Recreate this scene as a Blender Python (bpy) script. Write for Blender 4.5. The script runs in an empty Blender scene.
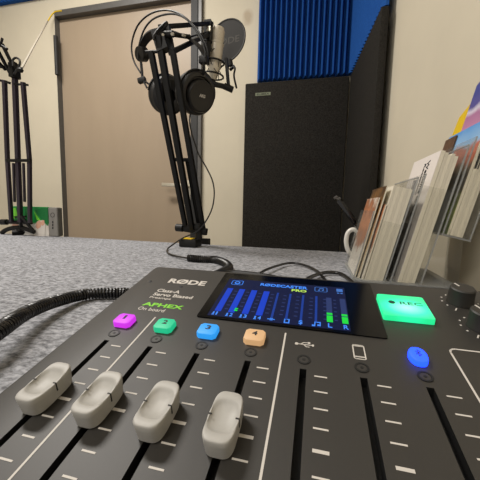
import bpy, bmesh, math, random
from mathutils import Vector, Matrix, Euler
random.seed(7)
D = bpy.data
C = bpy.context.scene.collection
PI = math.pi

# ------------------------------------------------------------------ camera
RC = Matrix(((math.cos(0), 0, 0), (0, 1, 0), (0, 0, 1)))
def rot_xyz(ax, ay, az):
    return Matrix.Rotation(az, 3, 'Z') @ Matrix.Rotation(ax, 3, 'X') @ Matrix.Rotation(ay, 3, 'Y')
TILT = math.radians(12.63)              # slope of the console's top
TM = Matrix.Rotation(TILT, 3, 'X')
CR = TM @ rot_xyz(math.radians(71.18), math.radians(5.70), math.radians(8.62))
CL = TM @ Vector((.1064, -.1221, .1017)) + Vector((0, 0, .81))
cam_d = D.cameras.new('camera'); cam = D.objects.new('camera', cam_d); C.objects.link(cam)
cam.matrix_world = Matrix.Translation(CL) @ CR.to_4x4()
FPX = 303.8
cam_d.sensor_width = 36; cam_d.lens = FPX / 480 * 36
cam_d.clip_start = .01; cam_d.clip_end = 50
bpy.context.scene.camera = cam
bpy.context.scene.render.resolution_x = 480; bpy.context.scene.render.resolution_y = 480

# ------------------------------------------------------------------ world, lights, exposure
w = D.worlds.new('room_air'); bpy.context.scene.world = w; w.use_nodes = True
bg = w.node_tree.nodes['Background']; bg.inputs[0].default_value = (1, .95, .89, 1); bg.inputs[1].default_value = .68
def area(name, loc, size, power, col=(1, .95, .885), rot=(0, 0, 0)):
    l = D.lights.new(name, 'AREA'); l.shape = 'RECTANGLE'; l.size, l.size_y = size; l.energy = power; l.color = col
    o = D.objects.new(name, l); C.objects.link(o); o.location = loc; o.rotation_euler = rot
    return o
area('ceiling_lamp_main', (-1.15, .55, 2.55), (.7, .3), 43)
area('ceiling_lamp_rear', (-.9, -1.3, 2.55), (1.3, .6), 36)
vs = bpy.context.scene.view_settings
vs.view_transform = 'Standard'; vs.look = 'None'; vs.exposure = 0; vs.gamma = 1; vs.use_curve_mapping = False

# ------------------------------------------------------------------ placing helpers
def at(x, y, Y):                         # point of the room seen at x, y at depth Y
    d = CR @ Vector(((x - 240) / FPX, (240 - y) / FPX, -1))
    return CL + d * ((Y - CL.y) / d.y)
def onz(x, y, z):
    d = CR @ Vector(((x - 240) / FPX, (240 - y) / FPX, -1))
    return CL + d * ((z - CL.z) / d.z)
KM = Matrix.Translation((0, 0, .81)) @ TM.to_4x4()     # console plane -> room
TZ = .75                                               # table top

# ------------------------------------------------------------------ materials
def s2l(c):
    return tuple(((v / 255) / 12.92 if v / 255 <= .04045 else ((v / 255 + .055) / 1.055) ** 2.4) for v in c)
def mat(name, rgb, rough=.5, metal=0, spec=.5, emit=None, strength=1, noise=0, scale=60, bump=0, stretch=(1, 1, 1), dark=.5, coat=0, rw=.22):
    m = D.materials.new(name); m.use_nodes = True
    nt = m.node_tree; b = nt.nodes['Principled BSDF']
    c = s2l(rgb) + (1,)
    b.inputs['Base Color'].default_value = c
    b.inputs['Roughness'].default_value = rough; b.inputs['Metallic'].default_value = metal
    b.inputs['Specular IOR Level'].default_value = spec
    b.inputs['Coat Weight'].default_value = coat
    if emit:
        b.inputs['Emission Color'].default_value = s2l(emit) + (1,); b.inputs['Emission Strength'].default_value = strength
    if noise or bump:
        tc = nt.nodes.new('ShaderNodeTexCoord'); mp = nt.nodes.new('ShaderNodeMapping'); mp.inputs['Scale'].default_value = stretch
        nt.links.new(tc.outputs['Object'], mp.inputs['Vector'])
        n = nt.nodes.new('ShaderNodeTexNoise'); n.inputs['Scale'].default_value = scale; n.inputs['Detail'].default_value = 4
        n.inputs['Roughness'].default_value = .65
        nt.links.new(mp.outputs[0], n.inputs['Vector'])
        if noise:
            r = nt.nodes.new('ShaderNodeValToRGB')
            r.color_ramp.elements[0].position = .5 - rw; r.color_ramp.elements[1].position = .5 + rw
            r.color_ramp.elements[0].color = tuple(v * (1 - noise * dark * 2) for v in c[:3]) + (1,)
            r.color_ramp.elements[1].color = tuple(min(1, v * (1 + noise)) for v in c[:3]) + (1,)
            nt.links.new(n.outputs['Fac'], r.inputs[0]); nt.links.new(r.outputs[0], b.inputs['Base Color'])
        if bump:
            bp = nt.nodes.new('ShaderNodeBump'); bp.inputs['Strength'].default_value = bump; bp.inputs['Distance'].default_value = .002
            nt.links.new(n.outputs['Fac'], bp.inputs['Height']); nt.links.new(bp.outputs[0], b.inputs['Normal'])
    return m
def ramp_mat(name, stops, axis=2, lo=0, hi=1, noise=.15, scale=30, rough=.35):
    """printed picture: bands of colour along an axis of the object, broken up by noise"""
    m = D.materials.new(name); m.use_nodes = True; nt = m.node_tree; b = nt.nodes['Principled BSDF']
    tc = nt.nodes.new('ShaderNodeTexCoord'); sp = nt.nodes.new('ShaderNodeSeparateXYZ'); nt.links.new(tc.outputs['Object'], sp.inputs[0])
    n = nt.nodes.new('ShaderNodeTexNoise'); n.inputs['Scale'].default_value = scale; n.inputs['Detail'].default_value = 5
    nt.links.new(tc.outputs['Object'], n.inputs['Vector'])
    mr = nt.nodes.new('ShaderNodeMapRange'); mr.inputs['From Min'].default_value = lo; mr.inputs['From Max'].default_value = hi
    nt.links.new(sp.outputs[axis], mr.inputs['Value'])
    ma = nt.nodes.new('ShaderNodeMath'); ma.operation = 'MULTIPLY_ADD'; ma.inputs[1].default_value = noise * 2; ma.inputs[2].default_value = -noise
    nt.links.new(n.outputs['Fac'], ma.inputs[0])
    ad = nt.nodes.new('ShaderNodeMath'); ad.operation = 'ADD'; nt.links.new(mr.outputs[0], ad.inputs[0]); nt.links.new(ma.outputs[0], ad.inputs[1])
    r = nt.nodes.new('ShaderNodeValToRGB'); nt.links.new(ad.outputs[0], r.inputs[0])
    els = r.color_ramp.elements
    els[0].position = stops[0][0]; els[0].color = s2l(stops[0][1]) + (1,)
    els[1].position = stops[-1][0]; els[1].color = s2l(stops[-1][1]) + (1,)
    for p, c in stops[1:-1]:
        e = els.new(p); e.color = s2l(c) + (1,)
    nt.links.new(r.outputs[0], b.inputs['Base Color']); b.inputs['Roughness'].default_value = rough
    return m
def clear_mat(name, tint=(225, 225, 220), op=.035):
    m = D.materials.new(name); m.use_nodes = True; nt = m.node_tree
    out = nt.nodes['Material Output']; nt.nodes.remove(nt.nodes['Principled BSDF'])
    t = nt.nodes.new('ShaderNodeBsdfTransparent'); t.inputs[0].default_value = (.97, .97, .96, 1)
    g = nt.nodes.new('ShaderNodeBsdfGlossy'); g.inputs['Roughness'].default_value = .08; g.inputs[0].default_value = (.9, .9, .9, 1)
    d = nt.nodes.new('ShaderNodeBsdfDiffuse'); d.inputs[0].default_value = s2l(tint) + (1,)
    f = nt.nodes.new('ShaderNodeFresnel'); f.inputs[0].default_value = 1.10
    a = nt.nodes.new('ShaderNodeMixShader'); a.inputs[0].default_value = op; fm = nt.nodes.new('ShaderNodeMath'); fm.operation = 'MULTIPLY'; fm.inputs[1].default_value = .22
    nt.links.new(t.outputs[0], a.inputs[1]); nt.links.new(d.outputs[0], a.inputs[2])
    b = nt.nodes.new('ShaderNodeMixShader'); nt.links.new(f.outputs[0], fm.inputs[0]); nt.links.new(fm.outputs[0], b.inputs[0])
    nt.links.new(a.outputs[0], b.inputs[1]); nt.links.new(g.outputs[0], b.inputs[2]); nt.links.new(b.outputs[0], out.inputs[0])
    return m

M = {}
M['wall'] = mat('wall_paint', (204, 195, 174), .8, noise=.05, scale=2.5)
M['ceiling'] = mat('ceiling_paint', (205, 200, 188), .9)
M['floor'] = mat('floor_vinyl', (120, 110, 98), .6, noise=.1, scale=20)
M['door'] = mat('door_laminate', (158, 141, 120), .45, noise=.04, scale=6, stretch=(1, 1, .2))
M['frame'] = mat('door_frame_metal', (84, 82, 79), .4, noise=.12, scale=40)
M['frame_dark'] = mat('door_frame_rebate', (34, 34, 34), .6)
M['steel'] = mat('brushed_steel', (205, 198, 180), .3, metal=.6)
M['felt'] = mat('grey_table_felt', (136, 137, 141), .95, noise=.62, scale=230, stretch=(.6, 1, 1), rw=.15, dark=.42, bump=.4, spec=.1)
M['panel'] = mat('black_panel_fabric', (42, 40, 37), .95, noise=.55, scale=190, bump=.5, spec=.1)
M['foam'] = mat('blue_foam', (30, 80, 152), .9, noise=.12, scale=200, spec=.15)
M['tag'] = mat('woven_tag', (120, 126, 104), .8)
M['tag_dark'] = mat('woven_tag_thread', (48, 50, 42), .8)
M['console'] = mat('console_plastic', (46, 44, 41), .5, noise=.05, scale=900, spec=.5)
M['console_side'] = mat('console_side_plastic', (40, 37, 34), .5)
M['slot'] = mat('slot_black', (9, 9, 9), .6)
M['print'] = mat('white_print', (192, 187, 180), .6)
M['print_green'] = mat('green_print', (120, 200, 40), .6)
M['cap'] = mat('fader_cap_grey', (163, 161, 156), .5, noise=.04, scale=300)
M['capbase'] = mat('fader_base_black', (20, 19, 18), .5)
M['knob'] = mat('knob_rubber', (38, 36, 33), .55)
M['glass'] = mat('screen_glass', (5, 6, 9), .12, spec=.2)
M['black'] = mat('matt_black_metal', (12, 11, 10), .5, spec=.3, noise=.1, scale=80)
M['black2'] = mat('satin_black_plastic', (20, 19, 18), .48, spec=.32)
M['pad'] = mat('black_leatherette', (22, 20, 19), .5, bump=.2, scale=150)
M['cup'] = mat('charcoal_cup_plastic', (30, 28, 26), .42, spec=.4)
M['purple'] = mat('black_metal_purple_tint', (44, 35, 46), .45)  # near-black base colour with an even purple tint
M['cable'] = mat('black_rubber', (14, 13, 13), .36, spec=.6)
M['grey_cable'] = mat('grey_cable', (150, 142, 128), .6)
M['yellow'] = mat('yellow_plastic', (222, 186, 20), .5)
M['mic'] = mat('nickel_microphone', (205, 197, 180), .36, metal=.15)
M['mesh'] = mat('microphone_mesh', (200, 190, 172), .55, metal=.1, noise=.35, scale=700)
M['white'] = mat('white_ceramic', (228, 224, 216), .2)
M['paper'] = mat('paper_edge', (226, 219, 201), .8, noise=.1, scale=120, stretch=(6, .4, .4))
M['paper2'] = mat('paper_edge_grey', (214, 207, 190), .8, noise=.1, scale=120, stretch=(6, .4, .4))
M['paper_w'] = mat('white_cover', (222, 214, 208), .6)
M['ink'] = mat('black_ink', (38, 38, 40), .7)
M['ink_grey'] = mat('grey_ink', (128, 124, 128), .7)
M['clear'] = clear_mat('clear_acrylic')
M['clear_edge'] = clear_mat('clear_acrylic_edge', (170, 172, 172), .5)
M['wood'] = mat('table_edge_wood', (92, 80, 66), .5)

def glow(name, rgb, e, k=1.0, rough=.55):
    return mat(name, tuple(v * .6 for v in rgb), rough, emit=e, strength=k)
M['magenta'] = glow('magenta_lit_plastic', (200, 60, 220), (205, 48, 228), .95)
M['green'] = glow('green_lit_plastic', (40, 200, 150), (30, 196, 140), .8)
M['cyan'] = glow('blue_lit_plastic', (50, 160, 230), (40, 152, 240), .9)
M['peach'] = glow('peach_lit_plastic', (235, 195, 150), (226, 176, 122), .62)
M['blue'] = glow('deep_blue_lit_plastic', (30, 80, 230), (20, 56, 250), 3.8)
def rec_mat():
    m = D.materials.new('record_lit_plastic'); m.use_nodes = True; nt = m.node_tree; b = nt.nodes['Principled BSDF']
    b.inputs['Base Color'].default_value = s2l((60, 160, 120)) + (1,); b.inputs['Roughness'].default_value = .35
    tc = nt.nodes.new('ShaderNodeTexCoord'); mp = nt.nodes.new('ShaderNodeMapping')
    mp.inputs['Location'].default_value = (-.1605, -.0525 , 0); mp.vector_type = 'POINT'
    nt.links.new(tc.outputs['UV'], mp.inputs['Vector'])
    g = nt.nodes.new('ShaderNodeTexGradient'); g.gradient_type = 'SPHERICAL'
    mp2 = nt.nodes.new('ShaderNodeMapping'); mp2.inputs['Scale'].default_value = (62, 85, 1)
    nt.links.new(mp.outputs[0], mp2.inputs['Vector']); nt.links.new(mp2.outputs[0], g.inputs['Vector'])
    r = nt.nodes.new('ShaderNodeValToRGB'); els = r.color_ramp.elements
    els[0].position = 0; els[0].color = s2l((0, 196, 118)) + (1,)
    els[1].position = 1; els[1].color = s2l((165, 225, 215)) + (1,)
    e = els.new(.35); e.color = s2l((24, 232, 170)) + (1,)
    nt.links.new(g.outputs['Fac'], r.inputs[0]); nt.links.new(r.outputs[0], b.inputs['Emission Color']); b.inputs['Emission Strength'].default_value = 1.35
    return m
M['rec'] = rec_mat()
M['lcd'] = glow('screen_dark_blue', (4, 8, 30), (7, 15, 56), .9)
M['lcd_bar'] = glow('screen_blue_bar', (10, 20, 60), (18, 62, 196), 1)
M['lcd_thin'] = glow('screen_thin_bar', (10, 20, 60), (24, 60, 150), .9)
M['lcd_mark'] = glow('screen_blue_mark', (10, 20, 60), (70, 120, 200), .9)
M['lcd_txt'] = glow('screen_text', (20, 40, 90), (70, 140, 250), 1)
M['lcd_lime'] = glow('screen_lime_text', (60, 90, 20), (190, 230, 90), 1)
M['lcd_green'] = glow('screen_green', (10, 90, 30), (30, 220, 60), 1)
M['lcd_dim'] = glow('screen_dim', (10, 16, 40), (48, 62, 112), .8)

for k_ in M:
    if k_.startswith('lcd'): M[k_].node_tree.nodes['Principled BSDF'].inputs['Specular IOR Level'].default_value = .08; M[k_].node_tree.nodes['Principled BSDF'].inputs['Base Color'].default_value = (.004, .006, .012, 1)
# ------------------------------------------------------------------ mesh helpers
def frame(p, q, up=Vector((0, 0, 1))):
    """matrix whose z runs from p to q, centred between them"""
    z = (q - p).normalized()
    if abs(z.dot(up)) > .98: up = Vector((0, 1, 0))
    x = up.cross(z).normalized(); y = z.cross(x)
    m = Matrix((x, y, z)).transposed().to_4x4(); m.translation = (p + q) / 2
    return m
class MB:
    def __init__(s): s.b = bmesh.new()
    def box(s, c, size, M4=None, bev=0):
        g = bmesh.ops.create_cube(s.b, size=1)['verts']
        bmesh.ops.scale(s.b, vec=size, verts=g)
        if bev:
            es = list({e for v in g for e in v.link_edges})
            r = bmesh.ops.bevel(s.b, geom=es, offset=bev, segments=2, profile=.6, affect='EDGES')
            g = list({v for f in r['faces'] for v in f.verts} | {v for v in g if v.is_valid})
        bmesh.ops.translate(s.b, vec=c, verts=g)
        if M4 is not None: bmesh.ops.transform(s.b, matrix=M4, verts=g)
        return s
    def bar(s, p, q, wx, wy=None, bev=0, up=Vector((0, 0, 1))):
        p, q = Vector(p), Vector(q)
        return s.box((0, 0, 0), (wx, wy or wx, (q - p).length), frame(p, q, up), bev)
    def cyl(s, p, q, r, r2=None, n=20):
        p, q = Vector(p), Vector(q)
        g = bmesh.ops.create_cone(s.b, cap_ends=True, segments=n, radius1=r, radius2=r if r2 is None else r2, depth=(q - p).length)['verts']
        bmesh.ops.transform(s.b, matrix=frame(p, q), verts=g); return s
    def tube(s, pts, r, n=8, cap=True, closed=False):
        pts = [Vector(p) for p in pts]; N = len(pts); rings = []; nx = None
        for i, p in enumerate(pts):
            if closed: t = pts[(i + 1) % N] - pts[i - 1]
            else: t = pts[min(i + 1, N - 1)] - pts[max(i - 1, 0)]
            t.normalize()
            if nx is None:
                a = Vector((0, 0, 1)) if abs(t.z) < .9 else Vector((1, 0, 0)); nx = (a - t * a.dot(t)).normalized()
            else: nx = (nx - t * nx.dot(t)).normalized()
            ny = t.cross(nx); rr = r[i] if isinstance(r, (list, tuple)) else r
            rings.append([s.b.verts.new(p + (nx * math.cos(k * 2 * PI / n) + ny * math.sin(k * 2 * PI / n)) * rr) for k in range(n)])
        for i in range(N if closed else N - 1):
            a, b2 = rings[i], rings[(i + 1) % N]
            for k in range(n): s.b.faces.new((a[k], a[(k + 1) % n], b2[(k + 1) % n], b2[k]))
        if cap and not closed: s.b.faces.new(rings[0][::-1]); s.b.faces.new(rings[-1])
        return s
    def lathe(s, prof, M4=None, n=32):
        """prof: (radius, z) pairs"""
        rings = []
        for r, z in prof:
            if r < 1e-6: rings.append([s.b.verts.new((0, 0, z))])
            else: rings.append([s.b.verts.new((r * math.cos(k * 2 * PI / n), r * math.sin(k * 2 * PI / n), z)) for k in range(n)])
        for a, b2 in zip(rings, rings[1:]):
            for k in range(n):
                k2 = (k + 1) % n
                if len(a) == 1 and len(b2) == 1: continue
                if len(a) == 1: s.b.faces.new((a[0], b2[k2], b2[k]))
                elif len(b2) == 1: s.b.faces.new((a[k], a[k2], b2[0]))
                else: s.b.faces.new((a[k], a[k2], b2[k2], b2[k]))
        if M4 is not None: bmesh.ops.transform(s.b, matrix=M4, verts=[v for r in rings for v in r])
        return s
    def prism(s, poly, z0, z1, M4=None, bev=0, inset=0):
        def ring(z, k=0):
            if not k: return [s.b.verts.new((x, y, z)) for x, y in poly]
            cx = sum(p[0] for p in poly) / len(poly); cy = sum(p[1] for p in poly) / len(poly)
            out = []
            for x, y in poly:
                d = math.hypot(x - cx, y - cy) or 1
                out.append(s.b.verts.new((x - (x - cx) / d * k, y - (y - cy) / d * k, z)))
            return out
        L = [ring(z0), ring(z1 - bev)]
        if bev: L += [ring(z1 - bev * .3, bev * .3), ring(z1, bev)]
        n = len(poly)
        for a, b2 in zip(L, L[1:]):
            for k in range(n): s.b.faces.new((a[k], a[(k + 1) % n], b2[(k + 1) % n], b2[k]))
        s.b.faces.new(L[0][::-1]); s.b.faces.new(L[-1])
        if M4 is not None: bmesh.ops.transform(s.b, matrix=M4, verts=[v for r in L for v in r])
        return s
    def loft(s, rings, cap=True):
        R = [[s.b.verts.new(p) for p in r] for r in rings]; n = len(R[0])
        for a, b2 in zip(R, R[1:]):
            for k in range(n): s.b.faces.new((a[k], a[(k + 1) % n], b2[(k + 1) % n], b2[k]))
        if cap: s.b.faces.new(R[0][::-1]); s.b.faces.new(R[-1])
        return s
    def xf(s, M4): bmesh.ops.transform(s.b, matrix=M4, verts=s.b.verts[:]); return s
    def build(s, name, m, parent=None, smooth=True, fix=True):
        if fix: bmesh.ops.recalc_face_normals(s.b, faces=s.b.faces[:])
        me = D.meshes.new(name); s.b.to_mesh(me); s.b.free()
        return link(name, me, m, parent, smooth)
def link(name, me, m, parent=None, smooth=True):
    if m is not None: me.materials.clear(); me.materials.append(m)
    if smooth and len(me.polygons):
        me.polygons.foreach_set('use_smooth', [True] * len(me.polygons)); me.set_sharp_from_angle(angle=math.radians(38))
    o = D.objects.new(name, me); C.objects.link(o)
    if parent is not None:
        o.parent = parent
        o.matrix_parent_inverse = world_of(parent).inverted()
    return o
def world_of(o):
    m = o.matrix_basis.copy()
    if o.parent: m = world_of(o.parent) @ o.matrix_parent_inverse @ m
    return m
def tag(o, label=None, cat=None, group=None, kind=None):
    if label: o['label'] = label
    if cat: o['category'] = cat
    if group: o['group'] = group
    if kind: o['kind'] = kind
    return o
def thing(name, loc, label, cat, group=None):
    o = D.objects.new(name, None); C.objects.link(o); o.location = loc; o.empty_display_size = .05
    return tag(o, label, cat, group)
def text_mesh(s, x0, y0, x1, y1, M4, thick=.00012, bold=.02, rot=0, z=0.00003):
    """lettering fitted into a rectangle of the plane M4"""
    cu = D.curves.new('lettering', 'FONT'); cu.body = s; cu.offset = bold; cu.extrude = .02; cu.resolution_u = 3
    o = D.objects.new('lettering', cu); C.objects.link(o)
    dg = bpy.context.evaluated_depsgraph_get(); me = D.meshes.new_from_object(o.evaluated_get(dg))
    D.objects.remove(o); D.curves.remove(cu)
    xs = [v.co.x for v in me.vertices]; ys = [v.co.y for v in me.vertices]; zs = [v.co.z for v in me.vertices]
    a, b2, c, d = min(xs), max(xs), min(ys), max(ys); zmin = min(zs); zr = max(zs) - zmin
    cx, cy = (x0 + x1) / 2, (y0 + y1) / 2; W, H = abs(x1 - x0), abs(y1 - y0)
    if rot: W, H = H, W
    R = Matrix.Rotation(rot, 3, 'Z')
    for v in me.vertices:
        p = R @ Vector((((v.co.x - a) / (b2 - a) - .5) * W, ((v.co.y - c) / (d - c) - .5) * H, 0))
        v.co = M4 @ Vector((cx + p.x, cy + p.y, z + (v.co.z - zmin) / zr * thick))
    return me
def text(name, s, x0, y0, x1, y1, m, parent, M4, **k):
    return link(name, text_mesh(s, x0, y0, x1, y1, M4, **k), m, parent, False)
def smoothline(pts, n=8):
    """Catmull-Rom through the points"""
    P = [Vector(p) for p in pts]; P = [P[0] * 2 - P[1]] + P + [P[-1] * 2 - P[-2]]; out = []
    for i in range(1, len(P) - 2):
        for k in range(n):
            t = k / n; a, b2, c, d = P[i - 1:i + 3]
            out.append(.5 * ((2 * b2) + (c - a) * t + (2 * a - 5 * b2 + 4 * c - d) * t * t + (3 * b2 - a - 3 * c + d) * t ** 3))
    out.append(P[-2]); return out
def coil(pts, R, pitch, r, n=5, seg=12):
    """helix wound round a path"""
    P = smoothline(pts, 24); L = [0]
    for a, b2 in zip(P, P[1:]): L.append(L[-1] + (b2 - a).length)
    tot = L[-1]; N = int(tot / pitch * seg); out = []; j = 0; nx = None
    for i in range(N + 1):
        l = tot * i / N
        while j < len(L) - 2 and L[j + 1] < l: j += 1
        t = (P[j + 1] - P[j]).normalized(); p = P[j] + (P[j + 1] - P[j]) * ((l - L[j]) / max(1e-9, L[j + 1] - L[j]))
        nx = (Vector((0, 0, 1)) if nx is None else nx); nx = (nx - t * nx.dot(t)).normalized(); ny = t.cross(nx)
        a = i / seg * 2 * PI
        out.append(p + (nx * math.cos(a) + ny * math.sin(a)) * R)
    return MB().tube(out, r, n)
def rrect(x0, y0, x1, y1, r, n=4):
    pts = []
    for cx, cy, a0 in ((x1 - r, y1 - r, 0), (x0 + r, y1 - r, 90), (x0 + r, y0 + r, 180), (x1 - r, y0 + r, 270)):
        for k in range(n + 1):
            a = math.radians(a0 + 90 * k / n); pts.append((cx + r * math.cos(a), cy + r * math.sin(a)))
    return pts

# ================================================================== THE ROOM
WY = 1.65                                    # wall with the door
def wx(y): return .442 - .10 * y              # right wall, slightly out of square
def struct(name, mb, m, smooth=False, parent=None):
    o = mb.build(name, m, parent, smooth)
    if parent is None: o['kind'] = 'structure'
    return o
struct('floor', MB().box((-1.2, -.6, -.05), (5, 4.8, .1)), M['floor'])
struct('ceiling', MB().box((-1.2, -.6, 2.65), (5, 4.8, .1)), M['ceiling'])
def wall_mat():
    m = M['wall']; nt = m.node_tree; b = nt.nodes['Principled BSDF']
    ramp = [n for n in nt.nodes if n.type == 'VALTORGB'][0]
    tc = [n for n in nt.nodes if n.type == 'TEX_COORD'][0]
    # a dirty hand mark on the wall beside the pop filter
    c = at(248, 17.5, WY)
    mp = nt.nodes.new('ShaderNodeMapping'); mp.inputs['Location'].default_value = (-c.x, -c.y, -c.z)
    mp2 = nt.nodes.new('ShaderNodeMapping'); mp2.inputs['Scale'].default_value = (24, 1, 17)
    nz = nt.nodes.new('ShaderNodeTexNoise'); nz.inputs['Scale'].default_value = 18
    g = nt.nodes.new('ShaderNodeTexGradient'); g.gradient_type = 'SPHERICAL'
    nt.links.new(tc.outputs['Object'], mp.inputs['Vector']); nt.links.new(mp.outputs[0], mp2.inputs['Vector']); nt.links.new(mp2.outputs[0], g.inputs['Vector'])
    nt.links.new(tc.outputs['Object'], nz.inputs['Vector'])
    mu = nt.nodes.new('ShaderNodeMath'); mu.operation = 'MULTIPLY'; nt.links.new(g.outputs['Fac'], mu.inputs[0]); nt.links.new(nz.outputs['Fac'], mu.inputs[1])
    mr = nt.nodes.new('ShaderNodeMapRange'); mr.inputs['From Min'].default_value = .05; mr.inputs['From Max'].default_value = .3; mr.inputs['To Max'].default_value = .5
    nt.links.new(mu.outputs[0], mr.inputs['Value'])
    mx = nt.nodes.new('ShaderNodeMix'); mx.data_type = 'RGBA'; mx.inputs[7].default_value = s2l((150, 126, 98)) + (1,)
    nt.links.new(mr.outputs[0], mx.inputs[0]); nt.links.new(ramp.outputs[0], mx.inputs[6]); nt.links.new(mx.outputs[2], b.inputs['Base Color'])
wall_mat()
dx0, dx1, dtop = at(57, 13, WY).x, at(202.3, 140, WY).x, at(57, 13, WY).z
wb = MB()
wb.box(((-3.7 + dx0) / 2, WY + .06, 1.3), (dx0 + 3.7, .12, 2.6)); wb.box(((dx1 + .6) / 2, WY + .06, 1.3), (.6 - dx1, .12, 2.6))
wb.box(((dx0 + dx1) / 2, WY + .06, (dtop + 2.6) / 2), (dx1 - dx0, .12, 2.6 - dtop))
struct('wall_back', wb, M['wall'])
q = MB()
a, b_ = Vector((wx(WY), WY, 0)), Vector((wx(-3), -3, 0)); n_ = Vector((1, .1, 0)).normalized() * .1
q.loft([[a, b_, b_ + n_, a + n_], [v + Vector((0, 0, 2.6)) for v in (a, b_, b_ + n_, a + n_)]])
struct('wall_right', q, M['wall'])
struct('wall_left', MB().box((-3.65, -.6, 1.3), (.1, 4.8, 2.6)), M['wall'])
# door with frame
xin0, xin1 = at(60.3, 80, WY).x, at(191.0, 140, WY).x
door = MB().box(((xin0 + xin1) / 2, WY + .035, (dtop - .036) / 2), (xin1 - xin0 + .01, .04, dtop - .036), bev=.002).build('door_1', M['door'], None, False)
door['kind'] = 'structure'
f = MB(); fw = xin0 - dx0
f.box(((dx0 + xin0) / 2, WY + .0, dtop / 2), (fw, .05, dtop), bev=.002)
f.box(((dx0 + dx1) / 2, WY + .0, dtop - .018), (dx1 - dx0, .05, .036), bev=.002)
f.box((dx1 - .010, WY, (dtop - .036) / 2), (.020, .05, dtop - .036), bev=.002)
f.build('door_frame', M['frame'], door, False)
f = MB(); f.box(((xin1 + dx1 - .020) / 2, WY + .008, (dtop - .036) / 2), (dx1 - .020 - xin1, .03, dtop - .036)); f.box(((xin1 + dx1 - .020) / 2 + .004, WY - .006, (dtop - .036) / 2), (dx1 - .050 - xin1, .01, dtop - .036))
f.build('frame_rebate', M['frame_dark'], door, False)
h = MB(); hz1, hz0 = at(58, 39, WY).z, at(60, 77, WY).z
h.cyl((dx0 + .012, WY - .034, hz0), (dx0 + .012, WY - .034, hz1), .012); h.box((dx0 + .012, WY - .028, (hz0 + hz1) / 2), (.022, .012, hz1 - hz0))
h.build('door_closer_hinge', M['frame_dark'], door)
hp = at(184, 186, WY - .05); h = MB()
h.bar(at(162, 184.5, WY - .05), at(185, 185.5, WY - .05), .016, .022, .004)
h.cyl((hp.x, WY - .05, hp.z), (hp.x, WY + .015, hp.z), .009)
h.build('door_handle', M['steel'], door)
e = MB(); e.cyl((hp.x, WY + .015, hp.z), (hp.x, WY + .006, hp.z), .025); e.box((hp.x, WY + .012, hp.z - .045), (.04, .008, .17), bev=.003)
e.build('handle_plate', M['steel'], door)
k = MB(); kk = at(185, 206, WY - .0); k.cyl((kk.x, WY + .01, kk.z), (kk.x, WY - .005, kk.z), .009); k.build('lock_cylinder', M['steel'], door)
struct('baseboard_back', MB().box(((dx1 + .3) / 2, WY - .006, .04), (.3 - dx1, .012, .08)), M['frame'])

# ------------------------------------------------------------------ acoustic panels and foam
def cushion(x0, x1, y0, y1, z0, z1, name, parent):
    return MB().box(((x0 + x1) / 2, (y0 + y1) / 2, (z0 + z1) / 2), (x1 - x0, y1 - y0, z1 - z0), bev=.008)
pz0, pz1 = .38, 1.562
t = thing('acoustic_baffle', (-.03, 1.62, pz0), 'black fabric acoustic panel flat on the back wall, with a small woven tag', 'acoustic panel', None)
cushion(at(245.3, 84, 1.6).x, at(349.5, 78, 1.6).x, 1.598, WY, pz0, pz1, '', t).build('padding', M['panel'], t)
tl, br_ = at(255.5, 92.5, 1.597), at(270.5, 95.6, 1.597)
tm = MB().box(((tl.x + br_.x) / 2, 1.597, (tl.z + br_.z) / 2), (br_.x - tl.x, .002, .016)).build('woven_tag', M['tag'], t, False); tag(tm, 'small pale green woven tag')
TMX = Matrix(((1, 0, 0, 0), (0, 0, -1, 1.5958), (0, 1, 0, 0), (0, 0, 0, 1)))
text('tag_lettering', 'ELIMEX', tl.x + .008, (tl.z + br_.z) / 2 - .005, br_.x - .006, (tl.z + br_.z) / 2 + .005, M['tag_dark'], tm, TMX)
# side panel along the right wall
sA, sB = Vector((.243, 1.598, 0)), Vector((.286, 1.045, 0)); dirv = (sB - sA).normalized(); nrm = Vector((-dirv.y, dirv.x, 0))
if nrm.x < 0: nrm = -nrm
t = thing('acoustic_baffle', tuple(sB + nrm * .015 + Vector((0, 0, pz0))), 'black fabric acoustic panel on the right wall, seen edge-on with its end showing', 'acoustic panel')
SM = Matrix((dirv, nrm, Vector((0, 0, 1)))).transposed().to_4x4(); SM.translation = sA
Ls = (sB - sA).length
MB().box((Ls / 2, .0135, (pz0 + pz1) / 2), (Ls, .027, pz1 - pz0), SM, bev=.006).build('padding', M['panel'], t)
# blue foam: vertical wedges
def foam(name, L, z0, z1, n, M4, label, depth=.04, base=.018, horiz=False, parent=None):
    pr = []
    p = L / n
    for i in range(n):
        pr += [(i * p, base), (i * p + p * .12, base), (i * p + p * .5, depth), (i * p + p * .62, depth), (i * p + p * .98, base)]
    pr.append((L, base)); poly = pr + [(L, 0), (0, 0)]
    b = MB().loft([[Vector((x, -y, z0)) for x, y in poly], [Vector((x, -y, z1)) for x, y in poly]])
    b.xf(M4); o = b.build(name, M['foam'], None, False); return tag(o, label, 'acoustic foam', 'blue wedge foam sheets')
fx0, fx1 = at(257, 79, 1.63).x, .253
foam('acoustic_foam', fx1 - fx0, pz1 + .018, 2.3, 18, Matrix.Translation((fx0, WY, 0)), 'blue ridged foam sheet on the back wall above the wide black panel', .05, .012)
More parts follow.
